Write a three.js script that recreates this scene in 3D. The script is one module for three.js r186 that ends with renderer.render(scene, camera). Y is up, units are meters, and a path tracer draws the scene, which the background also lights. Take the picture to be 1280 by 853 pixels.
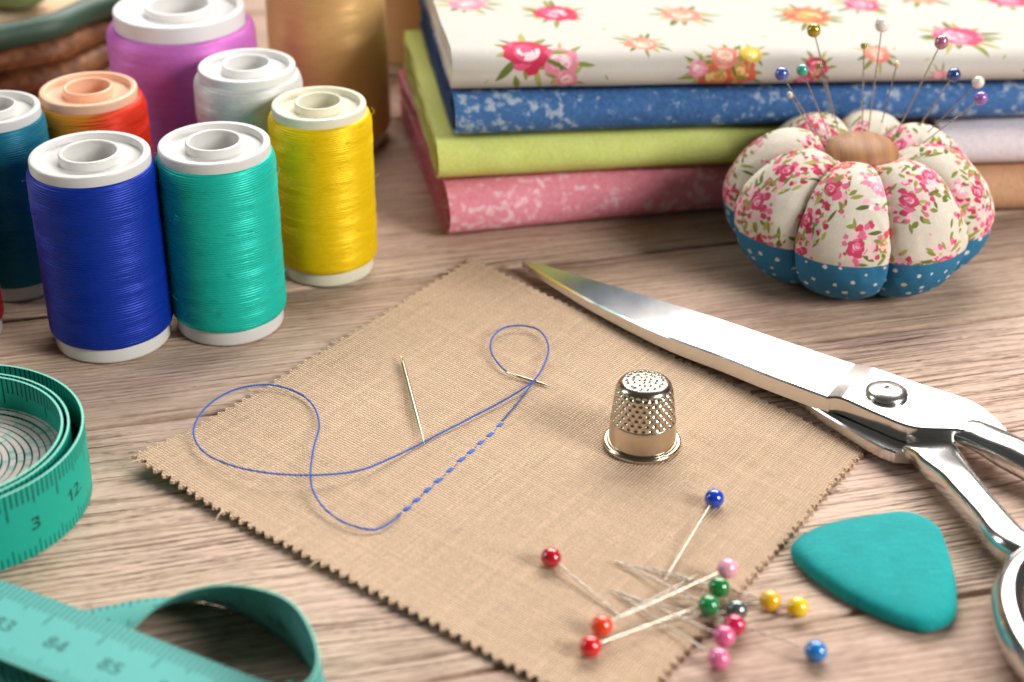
import * as THREE from 'three';
import { mergeGeometries, toCreasedNormals } from 'three/addons/utils/BufferGeometryUtils.js';
import { RectAreaLightUniformsLib } from 'three/addons/lights/RectAreaLightUniformsLib.js';

// ---------------------------------------------------------------- camera, light, exposure
const scene = new THREE.Scene();
const camera = new THREE.PerspectiveCamera(22.95, 1280 / 853, 0.02, 20);
camera.position.set(0, 0.225, 0.3897);
camera.lookAt(0, 0, 0);
camera.focus = 0.418;
camera.userData.fStop = 10.5;
const renderer = new THREE.WebGLRenderer({ antialias: true });
renderer.toneMapping = THREE.LinearToneMapping;
renderer.toneMappingExposure = 1.07;
renderer.shadowMap.enabled = true;
RectAreaLightUniformsLib.init();
scene.background = new THREE.Color().setRGB(0.06, 0.059, 0.057);   // the dim studio around the table
function softbox(color, intensity, w, h, at, to) {
  const l = new THREE.RectAreaLight(new THREE.Color().setRGB(...color), intensity, w, h);
  l.position.set(...at); l.lookAt(...to); scene.add(l); return l;
}
softbox([1, 0.97, 0.94], 10.2, 0.9, 0.5, [0.14, 0.66, -0.63], [0.0, 0, -0.02]);      // key: big softbox behind, a little right
softbox([0.97, 0.98, 1], 9, 0.12, 0.45, [-0.66, 0.36, -0.06], [-0.05, 0, 0]);     // strip at the left
softbox([1, 0.98, 0.96], 29, 0.38, 0.44, [0.92, 0.58, 0.56], [0, 0, -0.02]);           // small softbox front right

// ---------------------------------------------------------------- helpers (lengths in millimetres)
const MM = 0.001, TAU = Math.PI * 2;
let seed = 7;
const rnd = () => { seed = (seed * 1664525 + 1013904223) >>> 0; return seed / 4294967296; };
const clamp = (x, a = 0, b = 1) => Math.min(b, Math.max(a, x));
const lerp = (a, b, t) => a + (b - a) * t;
const smooth = (a, b, x) => { const t = clamp((x - a) / (b - a)); return t * t * (3 - 2 * t); };
const hash = (i, j, k) => { let h = (i * 374761393 + j * 668265263 + k * 1274126177) | 0; h = Math.imul(h ^ (h >>> 13), 1274126177); h ^= h >>> 16; return (h >>> 0) / 4294967296; };
function noise(x, y, k = 0) {           // value noise, -1 .. 1
  const i = Math.floor(x), j = Math.floor(y); let u = x - i, v = y - j;
  u = u * u * (3 - 2 * u); v = v * v * (3 - 2 * v);
  return (lerp(lerp(hash(i, j, k), hash(i + 1, j, k), u), lerp(hash(i, j + 1, k), hash(i + 1, j + 1, k), u), v)) * 2 - 1;
}
const fbm = (x, y, k = 0, o = 3) => { let s = 0, a = 1, t = 0; for (let i = 0; i < o; i++) { s += a * noise(x, y, k + i); t += a; a *= 0.5; const q = x * 1.62 - y * 1.22; y = x * 1.22 + y * 1.62 + 3.7; x = q; } return s / t; };
function dataTex(w, h, fn, srgb, wrap = THREE.RepeatWrapping) {   // fn -> [r, g, b] 0..255
  const d = new Uint8Array(w * h * 4);
  for (let j = 0, p = 0; j < h; j++) for (let i = 0; i < w; i++, p += 4) {
    const c = fn(i, j); d[p] = clamp(c[0], 0, 255); d[p + 1] = clamp(c[1], 0, 255); d[p + 2] = clamp(c[2], 0, 255); d[p + 3] = 255;
  }
  return finish(new THREE.DataTexture(d, w, h), srgb, wrap);
}
function finish(t, srgb, wrap = THREE.RepeatWrapping) {
  t.magFilter = THREE.LinearFilter; t.minFilter = THREE.LinearMipmapLinearFilter; t.generateMipmaps = true;
  t.wrapS = t.wrapT = wrap; if (srgb) t.colorSpace = THREE.SRGBColorSpace; t.needsUpdate = true; return t;
}
function canvasTex(w, h, draw, wrap) {
  const c = document.createElement('canvas'); c.width = w; c.height = h; draw(c.getContext('2d'), w, h);
  return finish(new THREE.CanvasTexture(c), true, wrap);
}
const std = (o) => new THREE.MeshStandardMaterial(o), phys = (o) => new THREE.MeshPhysicalMaterial(o);
const col = (hex) => new THREE.Color(hex);

// grid surface: f(u, v) -> [x, y, z] (mm), uv(u, v) -> [s, t]
function grid(nu, nv, f, uvf, closed = false) {
  const P = [], U = [], I = [];
  for (let j = 0; j <= nv; j++) for (let i = 0; i <= nu; i++) {
    const a = i / nu, b = j / nv, p = f(a, b), t = uvf ? uvf(a, b, p) : [a, b];
    P.push(p[0] * MM, p[1] * MM, p[2] * MM); U.push(t[0], t[1]);
  }
  const at = (i, j) => j * (nu + 1) + i;
  for (let j = 0; j < nv; j++) for (let i = 0; i < nu; i++) I.push(at(i, j), at(i + 1, j), at(i + 1, j + 1), at(i, j), at(i + 1, j + 1), at(i, j + 1));
  const g = new THREE.BufferGeometry();
  g.setAttribute('position', new THREE.Float32BufferAttribute(P, 3)); g.setAttribute('uv', new THREE.Float32BufferAttribute(U, 2)); g.setIndex(I);
  g.computeVertexNormals();
  if (closed) {
    const n = g.attributes.normal;
    for (let j = 0; j <= nv; j++) {
      const a = at(0, j), b = at(nu, j), v = new THREE.Vector3(n.getX(a) + n.getX(b), n.getY(a) + n.getY(b), n.getZ(a) + n.getZ(b)).normalize();
      n.setXYZ(a, v.x, v.y, v.z); n.setXYZ(b, v.x, v.y, v.z);
    }
  }
  return g;
}
const lathe = (pts, seg = 64) => new THREE.LatheGeometry(pts.map(([r, y]) => new THREE.Vector2(r * MM, y * MM)), seg);
const creased = (g, a = 0.6) => toCreasedNormals(g.index ? g.toNonIndexed() : g, a);
const V = (p) => new THREE.Vector3(p[0] * MM, p[1] * MM, p[2] * MM);
const curve = (pts, closed = false, type = 'centripetal') => new THREE.CatmullRomCurve3(pts.map(V), closed, type);

const taken = {};
const numbered = (n) => { const k = taken[n] = (taken[n] ?? -1) + 1; return k ? `${n}_${String(k).padStart(3, '0')}` : n; };
function shadowed(m) { m.castShadow = m.receiveShadow = true; return m; }
function thing(name, label, category, at = [0, 0, 0], turn = 0, group) {
  const o = new THREE.Group(); o.name = numbered(name); scene.add(o);
  o.position.set(at[0] * MM, at[1] * MM, at[2] * MM); o.rotation.y = turn;
  o.userData = { label, category }; if (group) o.userData.group = group; return o;
}
function part(name, g, m, parent, label) { const o = shadowed(new THREE.Mesh(g, m)); o.name = name; if (label) o.userData.label = label; parent.add(o); return o; }
function single(name, g, m, label, category, group) {
  const o = shadowed(new THREE.Mesh(g, m)); o.name = numbered(name); o.userData = { label, category }; if (group) o.userData.group = group; scene.add(o); return o;
}

// ---------------------------------------------------------------- the table: weathered planks
{
  const table = new THREE.Group(); table.name = 'table'; table.userData = { kind: 'structure' }; scene.add(table);
  const W = 2048, H = 768, mmU = 400, mmV = 120;
  function woodSet(k, ridged, knots, tone, contrast) {
    const height = new Float32Array(W * H);
    const c = dataTex(W, H, (i, j) => {
      const u = i / W * mmU, v = j / H * mmV;
      let r = v + 7 * noise(u / 150, v / 45, k) + 1.6 * noise(u / 38, v / 11, k + 1) + 0.25 * noise(u / 9, v / 2, k + 9);
      let near = 0;
      for (const [ku, kv, ks] of knots) { const d = Math.hypot((u - ku) / 2.6, v - kv); const e = Math.exp(-d * d / (ks * ks)); r += ks * 1.7 * e * Math.sign(v - kv + 0.01); near += e; }
      const gap = lerp(1.7, 3.4, ridged) + 0.8 * noise(r / 22, k * 3.1, k + 2);
      const ph = r / gap + 0.5 * noise(u / 130, r / 5, k + 3);
      const s = 0.5 + 0.5 * Math.sin(TAU * ph), late = Math.pow(s, 2.4);
      const f1 = noise(u / 16, v / 0.5, k + 4), f2 = noise(u / 4.5, v / 0.36, k + 5), f3 = noise(u / 60, v / 1.3, k + 6);
      const patch = fbm(u / 70, v / 24, k + 7), streak = smooth(0.28, 0.75, noise(u / 85, r / 2.1, k + 8) * 0.7 + 0.35 * f3);
      const fib = clamp(0.5 + 0.55 * f1 + 0.4 * f2 + 0.3 * noise(u / 13, v / 0.8, k + 14)), brk = 0.35 + 0.9 * fib * (0.6 + 0.4 * noise(u / 22, r / 1.5, k + 15));
      const hair = smooth(0.5, 0.8, noise(u / 30, v / 0.34 + 1.5 * noise(u / 60, v / 9, k + 17), k + 16)) * smooth(-0.5, 0.4, noise(u / 45, v / 5, k + 18)), dash = smooth(0.45, 0.75, noise(u / 2.6, v / 0.42, k + 19)), f4 = noise(u / 1.5, v / 0.33, k + 20);
      const pore = smooth(0.62, 0.9, noise(u / 5.5, v / 0.34, k + 11)) * smooth(-0.3, 0.5, noise(u / 30, v / 6, k + 12));
      let dark = 0.6 * late * (0.3 + 0.7 * ridged) * brk + 0.42 * streak * brk + 0.20 * f1 + 0.16 * f2 + 0.34 * hair + 0.24 * dash * (0.3 + late) + 0.13 * f4 - 0.20 * patch + 0.30 * pore + 0.35 * near * s;
      dark = clamp(dark * contrast + tone);
      const wash = clamp(0.25 + 0.45 * patch - 0.5 * late + 0.25 * f3);
      height[j * W + i] = clamp(0.72 - (0.5 * ridged + 0.06) * late * brk - 0.10 * streak + 0.10 * f1 + 0.10 * f2 - 0.25 * hair + 0.08 * f4 - 0.25 * pore);
      const pink = 0.5 + 0.5 * noise(u / 55, v / 14, k + 13);
      let R = lerp(205, 100, dark), G = lerp(179 - 6 * pink, 76, dark), B = lerp(155 + 2 * pink, 58, dark);
      R = lerp(R, 218, wash * 0.4); G = lerp(G, 198, wash * 0.4); B = lerp(B, 178, wash * 0.4);
      return [R, G, B];
    }, true, THREE.MirroredRepeatWrapping);
    const b = dataTex(W, H, (i, j) => { const x = height[j * W + i] * 255; return [x, x, x]; }, false, THREE.MirroredRepeatWrapping);
    return phys({ map: c, bumpMap: b, bumpScale: 0.0011 * (0.3 + ridged), roughness: 0.66, specularIntensity: 0.5 });
  }
  const sets = [woodSet(11, 0.7, [[196, 34, 9]], -0.1, 1.05), woodSet(37, 0.18, [], 0.2, 0.62), woodSet(71, 0.25, [], 0.2, 0.65)];
  // planks run along the direction turned 13.2 degrees about the vertical; edges measured across it
  const edges = [-760, -640, -520, -400, -282, -160, -42, 18, 127, 236, 345, 460];
    const which = [1, 2, 1, 2, 1, 2, 1, 0, 1, 2, 1], shift = [0, 130, 300, 40, 210, 100, 560, 660, 905, 20, 300];
  const Lx = 1500;
  for (let i = 0; i < edges.length - 1; i++) {
    const z0 = edges[i] + 0.75, z1 = edges[i + 1] - 0.75, c = 0.4, nx = 60;
    const prof = [[z1 - 7, -18], [z1, -c * 1.4], [z1 - c * 0.4, -c * 0.4], [z1 - c * 1.6, 0], [z0 + c * 1.6, 0], [z0 + c * 0.4, -c * 0.4], [z0, -c * 1.4], [z0 + 7, -18]];
    const P = [], U = [];
    for (let s = 0; s < nx; s++) for (let k = 0; k < prof.length - 1; k++) {
      const quad = [[s, k], [s + 1, k], [s + 1, k + 1], [s, k], [s + 1, k + 1], [s, k + 1]];
      for (const [a, b] of quad) {
        const x = -Lx / 2 + Lx * a / nx, [z, y] = prof[b];
        const edge = b <= 3 ? 1 : -1, w = (b === 3 || b === 4 ? 1 : 0.6) * 0.35 * noise(x / 21, edges[i + (edge > 0 ? 1 : 0)] * 3.3, 5);
        P.push(x * MM, y * MM, (z + (b === 0 || b === 7 ? 0 : w)) * MM); U.push((x + Lx / 2 + shift[i]) / mmU, (z - z0 + 2 - y * 0.5) / mmV);
      }
    }
    const g = new THREE.BufferGeometry(); g.setAttribute('position', new THREE.Float32BufferAttribute(P, 3)); g.setAttribute('uv', new THREE.Float32BufferAttribute(U, 2));
    const gg = toCreasedNormals(g, 0.9); gg.rotateY(13.2 * Math.PI / 180);
    const p = part(i ? `plank_${String(i).padStart(3, '0')}` : 'plank', gg, sets[which[i]], table); p.userData = {};
  }
  const under = new THREE.BoxGeometry(1.5, 0.01, 1.2); under.rotateY(13.2 * Math.PI / 180); under.translate(0, -0.0235, -0.15);
  part('added_underlayer', under, std({ color: 0x5a4636, roughness: 0.9 }), table);  // added underlayer, keeps background light from showing through the plank gaps
}

// ---------------------------------------------------------------- square of linen with pinked edges
const LC = [-90, 61.5], TC = [-11.7, -47.1], RC = [85.4, 53.7], BC = [20.7, 149.4];
function linenLift(u, v) {      // u: left corner -> top corner, v: left corner -> bottom corner
  const l = Math.hypot(u * 131, v * 143);
  return 2.3 * Math.exp(-(l * l) / 520) + (1.2 + 0.5 * noise(v * 9, 3.1, 4)) * Math.exp(-Math.pow(u * 131 / 8, 2)) + 0.25 * (1 + noise(u * 6, v * 6, 8)) * smooth(0, 0.1, u);
}
{
    const place = (u, v) => [lerp(lerp(LC[0], TC[0], u), lerp(BC[0], RC[0], u), v), lerp(lerp(LC[1], TC[1], u), lerp(BC[1], RC[1], u), v)];
  const n1 = 46 * 2, n2 = 50 * 2;
  const cut = (i, j) => {   // zigzag the border: every other border vertex goes inwards
    let u = i / n1, v = j / n2; const t = 1.75, ju = 0.55 + 0.7 * hash(i, j, 2), jv = 0.55 + 0.7 * hash(i, j, 3);
    if (i === 0 && j % 2) u += t * ju / 131; if (i === n1 && j % 2) u -= t * ju / 131;
    if (j === 0 && i % 2) v += t * jv / 143; if (j === n2 && i % 2) v -= t * jv / 143;
    return [u, v];
  };
  const P = [], U = [], I = [], id = (i, j, b) => b * (n1 + 1) * (n2 + 1) + j * (n1 + 1) + i;
  for (let b = 0; b < 2; b++) for (let j = 0; j <= n2; j++) for (let i = 0; i <= n1; i++) {
    const [u, v] = cut(i, j), [x, z] = place(u, v); P.push(x * MM, (linenLift(u, v) + (b ? 0.12 : 0.95)) * MM, z * MM); U.push(u * 131 / 72, v * 143 / 72);
  }
  for (let j = 0; j < n2; j++) for (let i = 0; i < n1; i++) {
    I.push(id(i, j, 0), id(i, j + 1, 0), id(i + 1, j + 1, 0), id(i, j, 0), id(i + 1, j + 1, 0), id(i + 1, j, 0));
    I.push(id(i, j, 1), id(i + 1, j + 1, 1), id(i, j + 1, 1), id(i, j, 1), id(i + 1, j, 1), id(i + 1, j + 1, 1));
  }
  const ring = [];
  for (let i = 0; i < n1; i++) ring.push([i, 0]); for (let j = 0; j < n2; j++) ring.push([n1, j]);
  for (let i = n1; i > 0; i--) ring.push([i, n2]); for (let j = n2; j > 0; j--) ring.push([0, j]);
  ring.forEach(([i, j], k) => { const [a, b] = ring[(k + 1) % ring.length]; I.push(id(i, j, 0), id(a, b, 0), id(a, b, 1), id(i, j, 0), id(a, b, 1), id(i, j, 1)); });
  const g = new THREE.BufferGeometry(); g.setAttribute('position', new THREE.Float32BufferAttribute(P, 3)); g.setAttribute('uv', new THREE.Float32BufferAttribute(U, 2)); g.setIndex(I);
  const S = 1536, T = 90, q = S / T, hgt = new Float32Array(S * S), th = (k, n) => hash(k, n, 77);
  const map = dataTex(S, S, (i, j) => {
    const wob = 1.2 * noise(j / 60, i / 300, 1), wob2 = 1.2 * noise(i / 60, j / 300, 2);
    const x = (i + wob + S) % S, y = (j + wob2 + S) % S, a = Math.floor(x / q) % T, b = Math.floor(y / q) % T;
    const fx = x / q % 1 - 0.5, fy = y / q % 1 - 0.5, over = (a + b) % 2;
    const tw = 0.40 + 0.12 * (th(a, 1) - 0.5), tf = 0.40 + 0.12 * (th(b, 2) - 0.5);
    const hw = Math.sqrt(Math.max(0, 1 - (fx / tw) ** 2)) * (over ? 0.55 + 0.45 * Math.cos(Math.PI * fy) : 0.52 - 0.35 * Math.cos(Math.PI * fy));
    const hf = Math.sqrt(Math.max(0, 1 - (fy / tf) ** 2)) * (over ? 0.52 - 0.35 * Math.cos(Math.PI * fx) : 0.55 + 0.45 * Math.cos(Math.PI * fx));
    const top = hw > hf, h = Math.max(hw, hf); hgt[j * S + i] = h;
    const slub = top ? th(a, 5) + 0.7 * noise(j / 40, a * 7.3, 6) : th(b, 9) + 0.7 * noise(i / 40, b * 5.1, 7);
    const fib = top ? noise(fx * 16, j / 4, 3) : noise(i / 4, fy * 16, 4);
    const gapShade = h < 0.10 ? 0.72 : 1, k = (0.95 + 0.07 * slub + 0.05 * fib) * gapShade;  // gaps between threads darkened in the colour, as shade in the weave
    return [215 * k, 183 * k, 152 * k];
  }, true);
  const bump = dataTex(S, S, (i, j) => { const x = 255 * hgt[j * S + i]; return [x, x, x]; }, false);
  const linenObj = single('linen_square', creased(g, 0.7), phys({ map, bumpMap: bump, bumpScale: 0.0005, roughness: 0.93, sheen: 0.1, sheenRoughness: 0.6, sheenColor: col(0xe8d2b0) }),
    'tan linen square with zigzag pinked edges lying on the wooden table', 'fabric');
  const lint = std({ color: col(0xd8c0a0), roughness: 0.9 });
  for (const [u, v, a, l] of [[0.0, 0.02, 2.6, 4], [0.06, 0.0, 3.6, 3], [0.0, 0.22, 1.9, 3.4], [0.0, 0.43, 2.4, 2.6], [0.31, 0.0, 4.2, 3], [0.55, 0.0, 3.9, 2.4], [0.62, 1.0, 0.6, 3.2], [0.34, 1.0, 0.9, 3.6], [0.15, 1.0, 0.2, 2.6], [0.85, 1, 0.4, 2.6]]) {
    const [x, z] = place(u, v), y = linenLift(u, v) + 0.9, dx = Math.cos(a), dz = Math.sin(a);
    part('loose_thread', new THREE.TubeGeometry(curve([[x - dx, y, z - dz], [x + dx * l * 0.4, y + 0.25, z + dz * l * 0.4 + 0.5], [x + dx * l * 0.75, Math.max(0.3, y - 0.5), z + dz * l * 0.75], [x + dx * l, Math.max(0.25, y - 0.9), z + dz * l - 0.6]]), 12, 0.13 * MM, 6), lint, linenObj);
  }
}

// ---------------------------------------------------------------- spools of thread
const windBump = dataTex(512, 512, (i, j) => { const x = 128 + 60 * noise(i / 9, j / 1.3, 3) + 50 * noise(i / 30, j / 1.8, 4); return [x, x, x]; }, false);
const windTone = dataTex(512, 512, (i, j) => { const x = 236 + 11 * noise(i / 40, j / 1.2, 5) + 8 * noise(i / 9, j / 1.1, 6); return [x, x, x]; }, true);
const threadMat = (hex, o = {}) => phys({ color: col(hex), map: windTone, bumpMap: windBump, bumpScale: 0.00006, roughness: 0.46, metalness: 0.28, specularIntensity: 0.6, ...o });
const plastic = (hex) => phys({ color: col(hex), roughness: 0.38, clearcoat: 0.15, clearcoatRoughness: 0.3 });
function spool({ label, at, r, rt = r * 1.07, h, thread, cap = 0xcfcdc8, rows = 72, seg = 96, taper = 0, name = 'thread_spool', capH = 3.2, baseH = 5, k = 1, fuzz = 0 }) {
  const t = thing(name, label, 'thread spool', [at[0], 0, at[1]], 0, 'thread spools'), pm = plastic(cap);
  const ri = r * 0.515, rw = r * 0.435, yt = h, yc = h - capH;
  part('top_flange', lathe([[0.5 * r, yc - 3], [r - 0.7, yc - 3], [r - 0.2, yc - 0.2], [r, yc + 0.4], [r, yt - 0.5], [r - 0.15, yt - 0.15], [r - 0.5, yt], [r * 0.885, yt], [r * 0.87, yt - 0.2], [r * 0.86, yt - 1.5], [r * 0.84, yt - 1.75], [ri * 1.0, yt - 1.75]], 96), pm, t);
  part('core_tube', lathe([[ri, yt - 2.2], [ri, yt + 0.35], [ri - 0.25, yt + 0.65], [rw + 0.25, yt + 0.65], [rw, yt + 0.3], [rw, 2], [0.01, 2]], 72), pm, t);
  part('base_flange', lathe([[0.01, 0.05], [r * 0.93, 0.05], [r * 0.985, 0.5], [r, 1.1], [r, baseH - 0.6], [r * 0.99, baseH + 0.4], [r * 0.8, baseH + 0.6]], 96), pm, t);
  // wound thread: real ridges, a rounded shoulder above and below
  const y0 = baseH - 0.5, y1 = yc + 0.6, n = rows * 4, H = y1 - y0;
  const wind = grid(seg, n, (u, v) => {
    const y = y0 + H * v, a = u * TAU + Math.PI;
    const sh = Math.min(1, (y1 - y) / 3.6), sl = Math.min(1, (y - y0) / 2.2);
    const bulge = Math.sqrt(Math.max(0, 1 - (1 - sh) ** 2)) * 0.6 + 0.4, bl = Math.sqrt(Math.max(0, 1 - (1 - sl) ** 2)) * 0.6 + 0.4;
    let R = lerp(r * 0.93, rt, Math.min(bulge, bl)) * (1 + taper * (0.5 - v));
    R += 0.05 * noise(u * 5 + at[0], v * 9, 3) + 0.05 * noise((u < 0.5 ? u : 1 - u) * 3, v * 22, 6);
    const drift = 0.6 * Math.sin(a + v * 9) + 0.4 * Math.sin(2 * a - v * 31);
    R += 0.15 * Math.cos(TAU * (v * rows + u + drift * 0.7)) * (0.6 + 0.4 * noise(v * 60, Math.sin(a) * 2, 7));
    return [R * Math.sin(a), y, R * Math.cos(a)];
  }, (u, v) => [u * 2 * k, v * H / 50], true);
  const wound = part('wound_thread', wind, thread, t);
  if (fuzz) {      // flyaway fibres standing off the wind
    const hairs = [];
    for (let i = 0; i < fuzz; i++) {
      const a = hash(i, 3, r * 10 | 0) * TAU, y = lerp(y0 + 2, y1 - 1, hash(i, 5, 2)), q = rt + 0.1, b = a + 0.06 + 0.16 * hash(i, 7, 1), o = 0.4 + 1.0 * hash(i, 8, 4);
      hairs.push(new THREE.TubeGeometry(curve([[q * Math.sin(a), y, q * Math.cos(a)], [(q + o) * Math.sin((a + b) / 2), y + 0.5 * o, (q + o) * Math.cos((a + b) / 2)], [(q + o * 0.7) * Math.sin(b), y + (hash(i, 9, 1) - 0.4) * 2, (q + o * 0.7) * Math.cos(b)]]), 8, 0.055 * MM, 5));
    }
    part('flyaway_fibres', mergeGeometries(hairs), thread, wound).userData.kind = 'stuff';
  }
  return t;
}
// ragged streaks of a second colour over one side of the spool
function twoColour(c1, c2, lo, hi, soft, k) {
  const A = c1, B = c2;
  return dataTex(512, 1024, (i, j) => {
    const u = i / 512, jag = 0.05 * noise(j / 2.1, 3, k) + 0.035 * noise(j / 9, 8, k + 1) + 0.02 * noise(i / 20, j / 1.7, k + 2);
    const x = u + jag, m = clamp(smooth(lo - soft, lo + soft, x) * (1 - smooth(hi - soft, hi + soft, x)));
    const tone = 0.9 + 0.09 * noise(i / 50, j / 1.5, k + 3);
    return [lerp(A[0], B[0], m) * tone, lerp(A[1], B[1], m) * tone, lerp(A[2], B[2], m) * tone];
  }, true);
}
spool({ label: 'royal blue thread spool with pale grey plastic ends, beside the turquoise spool', at: [-107, -2.4], r: 15.2, h: 53.5, fuzz: 60, thread: threadMat(0x0834a8) });
spool({ label: 'turquoise thread spool standing between the royal blue and yellow spools', at: [-76.8, -10.7], r: 14.4, h: 53, fuzz: 50, thread: threadMat(0x18c8b4) });
spool({ label: 'bright yellow thread spool nearest the linen square', at: [-53.1, -42.6], r: 13.0, rt: 14.3, h: 51, fuzz: 40, cap: 0xd9d5bd, thread: threadMat(0xf8d000) });
spool({ label: 'off-white thread spool between the purple and yellow spools', at: [-75.6, -64], r: 13.8, rt: 15.4, h: 54, cap: 0xdedcd8, thread: threadMat(0xe2e1dc), rows: 80, seg: 64 });
spool({ label: 'orange and red thread spool with peach coloured top', at: [-119.5, -56], r: 13.6, rt: 15.6, h: 50, cap: 0xe6b391, thread: threadMat(0xffffff, { map: twoColour([224, 48, 14], [238, 158, 48], -0.2, 0.53, 0.04, 61) }), rows: 80, seg: 64, k: 0.5 });
spool({ label: 'dark teal thread spool behind the royal blue spool', at: [-140, -33.5], r: 12.6, rt: 13.4, h: 53.5, thread: threadMat(0x0e7088), rows: 80, seg: 64 });
spool({ label: 'large purple thread spool with thick white top flange', at: [-100, -97], r: 19.6, rt: 22.2, h: 60, capH: 5.5, cap: 0xe2dfdc, thread: threadMat(0xe07ed4), rows: 80, seg: 72 });
spool({ label: 'tall golden beige thread cone taller than every other spool', at: [-60.5, -137], r: 17.6, rt: 19.2, h: 104, cap: 0xd0ccc4, thread: threadMat(0xe8bc7a), rows: 120, seg: 72, taper: 0.05 });
spool({ label: 'pale tan thread spool standing behind the fabric pile, next to the tall beige cone', at: [-39, -214], r: 20, rt: 21.5, h: 80, cap: 0xc9b8a0, thread: threadMat(0xd8b888), rows: 60, seg: 56 });
spool({ label: 'red thread spool in front of the dark teal spool', at: [-146.2, -4], r: 8.6, rt: 9.6, h: 40, thread: threadMat(0xa8181c), rows: 60, seg: 56 });

// ---------------------------------------------------------------- folded fabrics
function foldedFabric({ label, at, turn, L, D, T, mat, inner = mat, layers = 3, taper = 0.0008, sag = 0.5, lean = 0, name = 'folded_fabric' }) {
  const t = thing(name, label, 'fabric', at, turn * Math.PI / 180, 'folded fabrics');
  const y0 = at[1];
  for (let k = 0; k < layers; k++) {
    const inset = k * (T / (2 * layers)), TT = T - 2 * inset, b = TT * 0.55, th = k ? 0.55 : 0.7, dz = k ? inset * 0.8 + 0.6 : 0;
    const dx = k ? (hash(k, T * 10 | 0, 5) - 0.35) * 1.6 : 0;
    const arc = Math.PI * 0.5 * (b + TT / 2) * 0.98, flat = D - b, total = 2 * flat + arc, n = 72;
    const path = (s) => {       // s: arc length from the back of the top sheet
      if (s < flat) return [T / 2 + TT / 2, -D + s, 1, 0];
      if (s < flat + arc) {
        const p = (s - flat) / arc * Math.PI, c = Math.cos(p), q = Math.sin(p), e = 0.92;
        return [T / 2 + Math.sign(c) * Math.pow(Math.abs(c), e) * TT / 2, -b - dz + b * Math.pow(q, e), c, q];
      }
      return [T / 2 - TT / 2, -b - (s - flat - arc), -1, 0];
    };
    // more rows on the fold
    const rowsAt = []; for (let j = 0; j <= 14; j++) rowsAt.push(flat * j / 14); for (let j = 1; j <= 26; j++) rowsAt.push(flat + arc * j / 26); for (let j = 1; j <= 10; j++) rowsAt.push(flat + arc + flat * j / 10);
    const nr = rowsAt.length - 1, nx = 64;
    const side = (o) => grid(nx, nr, (u, v) => {
      const s = rowsAt[Math.round(v * nr)], [y, z, cy, cz] = path(s), x = dx + u * L;
      const w = 0.22 * noise(x / 14, s / 11, k + 31) + 0.3 * sag * noise(x / 23 + s / 60, s / 30, k + 41) + 0.7 * sag * noise(x / 47, s / 40, k + 17) * (cy > 0.2 ? 1 : 0.5) + (cz > 0.05 ? cz * sag * (0.8 * noise(x / 34, 7.7, k + 3 + T) + 0.35 * noise(x / 9, s / 14, k + 5)) : 0);
      const yy = Math.max(0.05, y + (w - o) * cy * (cy < 0 ? 0.05 : 0.7) + (cy < 0 ? o : 0)), shrink = 1 - taper * x;
      return [x + (u === 0 ? 0.3 * noise(s / 5, k, 9) : 0), (y0 + yy) * shrink - y0, z + (w - o) * cz + lean * yy];
    }, (u, v) => [(dx + u * L) / 1000, (flat + b - rowsAt[Math.round(v * nr)]) / 1000]);
    const outer = side(0), inn = side(th);
    // close the two ends of the sheet so that it shows its thickness
    const P = [], U = [], a = outer.attributes.position, c = inn.attributes.position, uv = outer.attributes.uv;
    for (const i of [0, nx]) for (let j = 0; j < nr; j++) {
      const A = j * (nx + 1) + i, B = (j + 1) * (nx + 1) + i, q = [[a, A], [a, B], [c, B], [a, A], [c, B], [c, A]];
      for (const [src, w] of q) { P.push(src.getX(w), src.getY(w), src.getZ(w)); U.push(uv.getX(w), uv.getY(w)); }
    }
    const end = new THREE.BufferGeometry(); end.setAttribute('position', new THREE.Float32BufferAttribute(P, 3)); end.setAttribute('uv', new THREE.Float32BufferAttribute(U, 2)); end.computeVertexNormals();
    part(k ? 'inner_layer' : 'outer_layer', mergeGeometries([outer.toNonIndexed(), inn.toNonIndexed(), end]), k ? inner : mat, t);
  }
  return t;
}
const clothBump = dataTex(512, 512, (i, j) => { const x = 128 + 60 * Math.sin(i * TAU / 8) * Math.sin(j * TAU / 8) + 40 * noise(i / 3, j / 3, 2); return [x, x, x]; }, false);
const fineWeave = (t) => { const c = t.clone(); c.repeat.set(1000 / 26, 1000 / 26); c.needsUpdate = true; return c; };
const weaveB = fineWeave(clothBump);
function mottled(base, light, dark, k, amount, size = 60, sc = 1) {   // one tile = `size` mm
  const t = dataTex(1280, 384, (i, j) => {      // the tile covers 250 x 75 mm
    const x = i / 1280 * 24 * sc * 250 / size, y = j / 384 * 24 * sc * 75 / size, big = fbm(x / 5, y / 5, k, 2);
    const spot = smooth(0.08, 0.5, fbm(x * 1.3, y * 1.3, k + 3, 4) + 0.45 * big - 0.12 + 0.12 * amount + 0.22 * noise(x * 7, y * 7, k + 11)), fine = fbm(x * 3, y * 3, k + 7, 2);
    const m = clamp(spot * amount + 0.12 * fine * amount), d = clamp(-fine * 0.5 - big * 0.3);
    const w = 1 + 0.05 * noise(i / 1.6, j / 1.6, k + 9);
    return [0, 1, 2].map((c) => lerp(lerp(base[c], dark[c], d), light[c], m) * w);
  }, true, THREE.MirroredRepeatWrapping);
  t.repeat.set(4, 1000 / 75); t.offset.set(0, 0.5); return t;
}
const fabricMat = (map, o = {}) => phys({ map, bumpMap: weaveB, bumpScale: 0.00012, roughness: 0.85, sheen: 0.3, sheenRoughness: 0.5, ...o });
const creamPlain = fabricMat(mottled([236, 229, 215], [242, 237, 226], [226, 216, 198], 5, 0.2), {});
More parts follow.
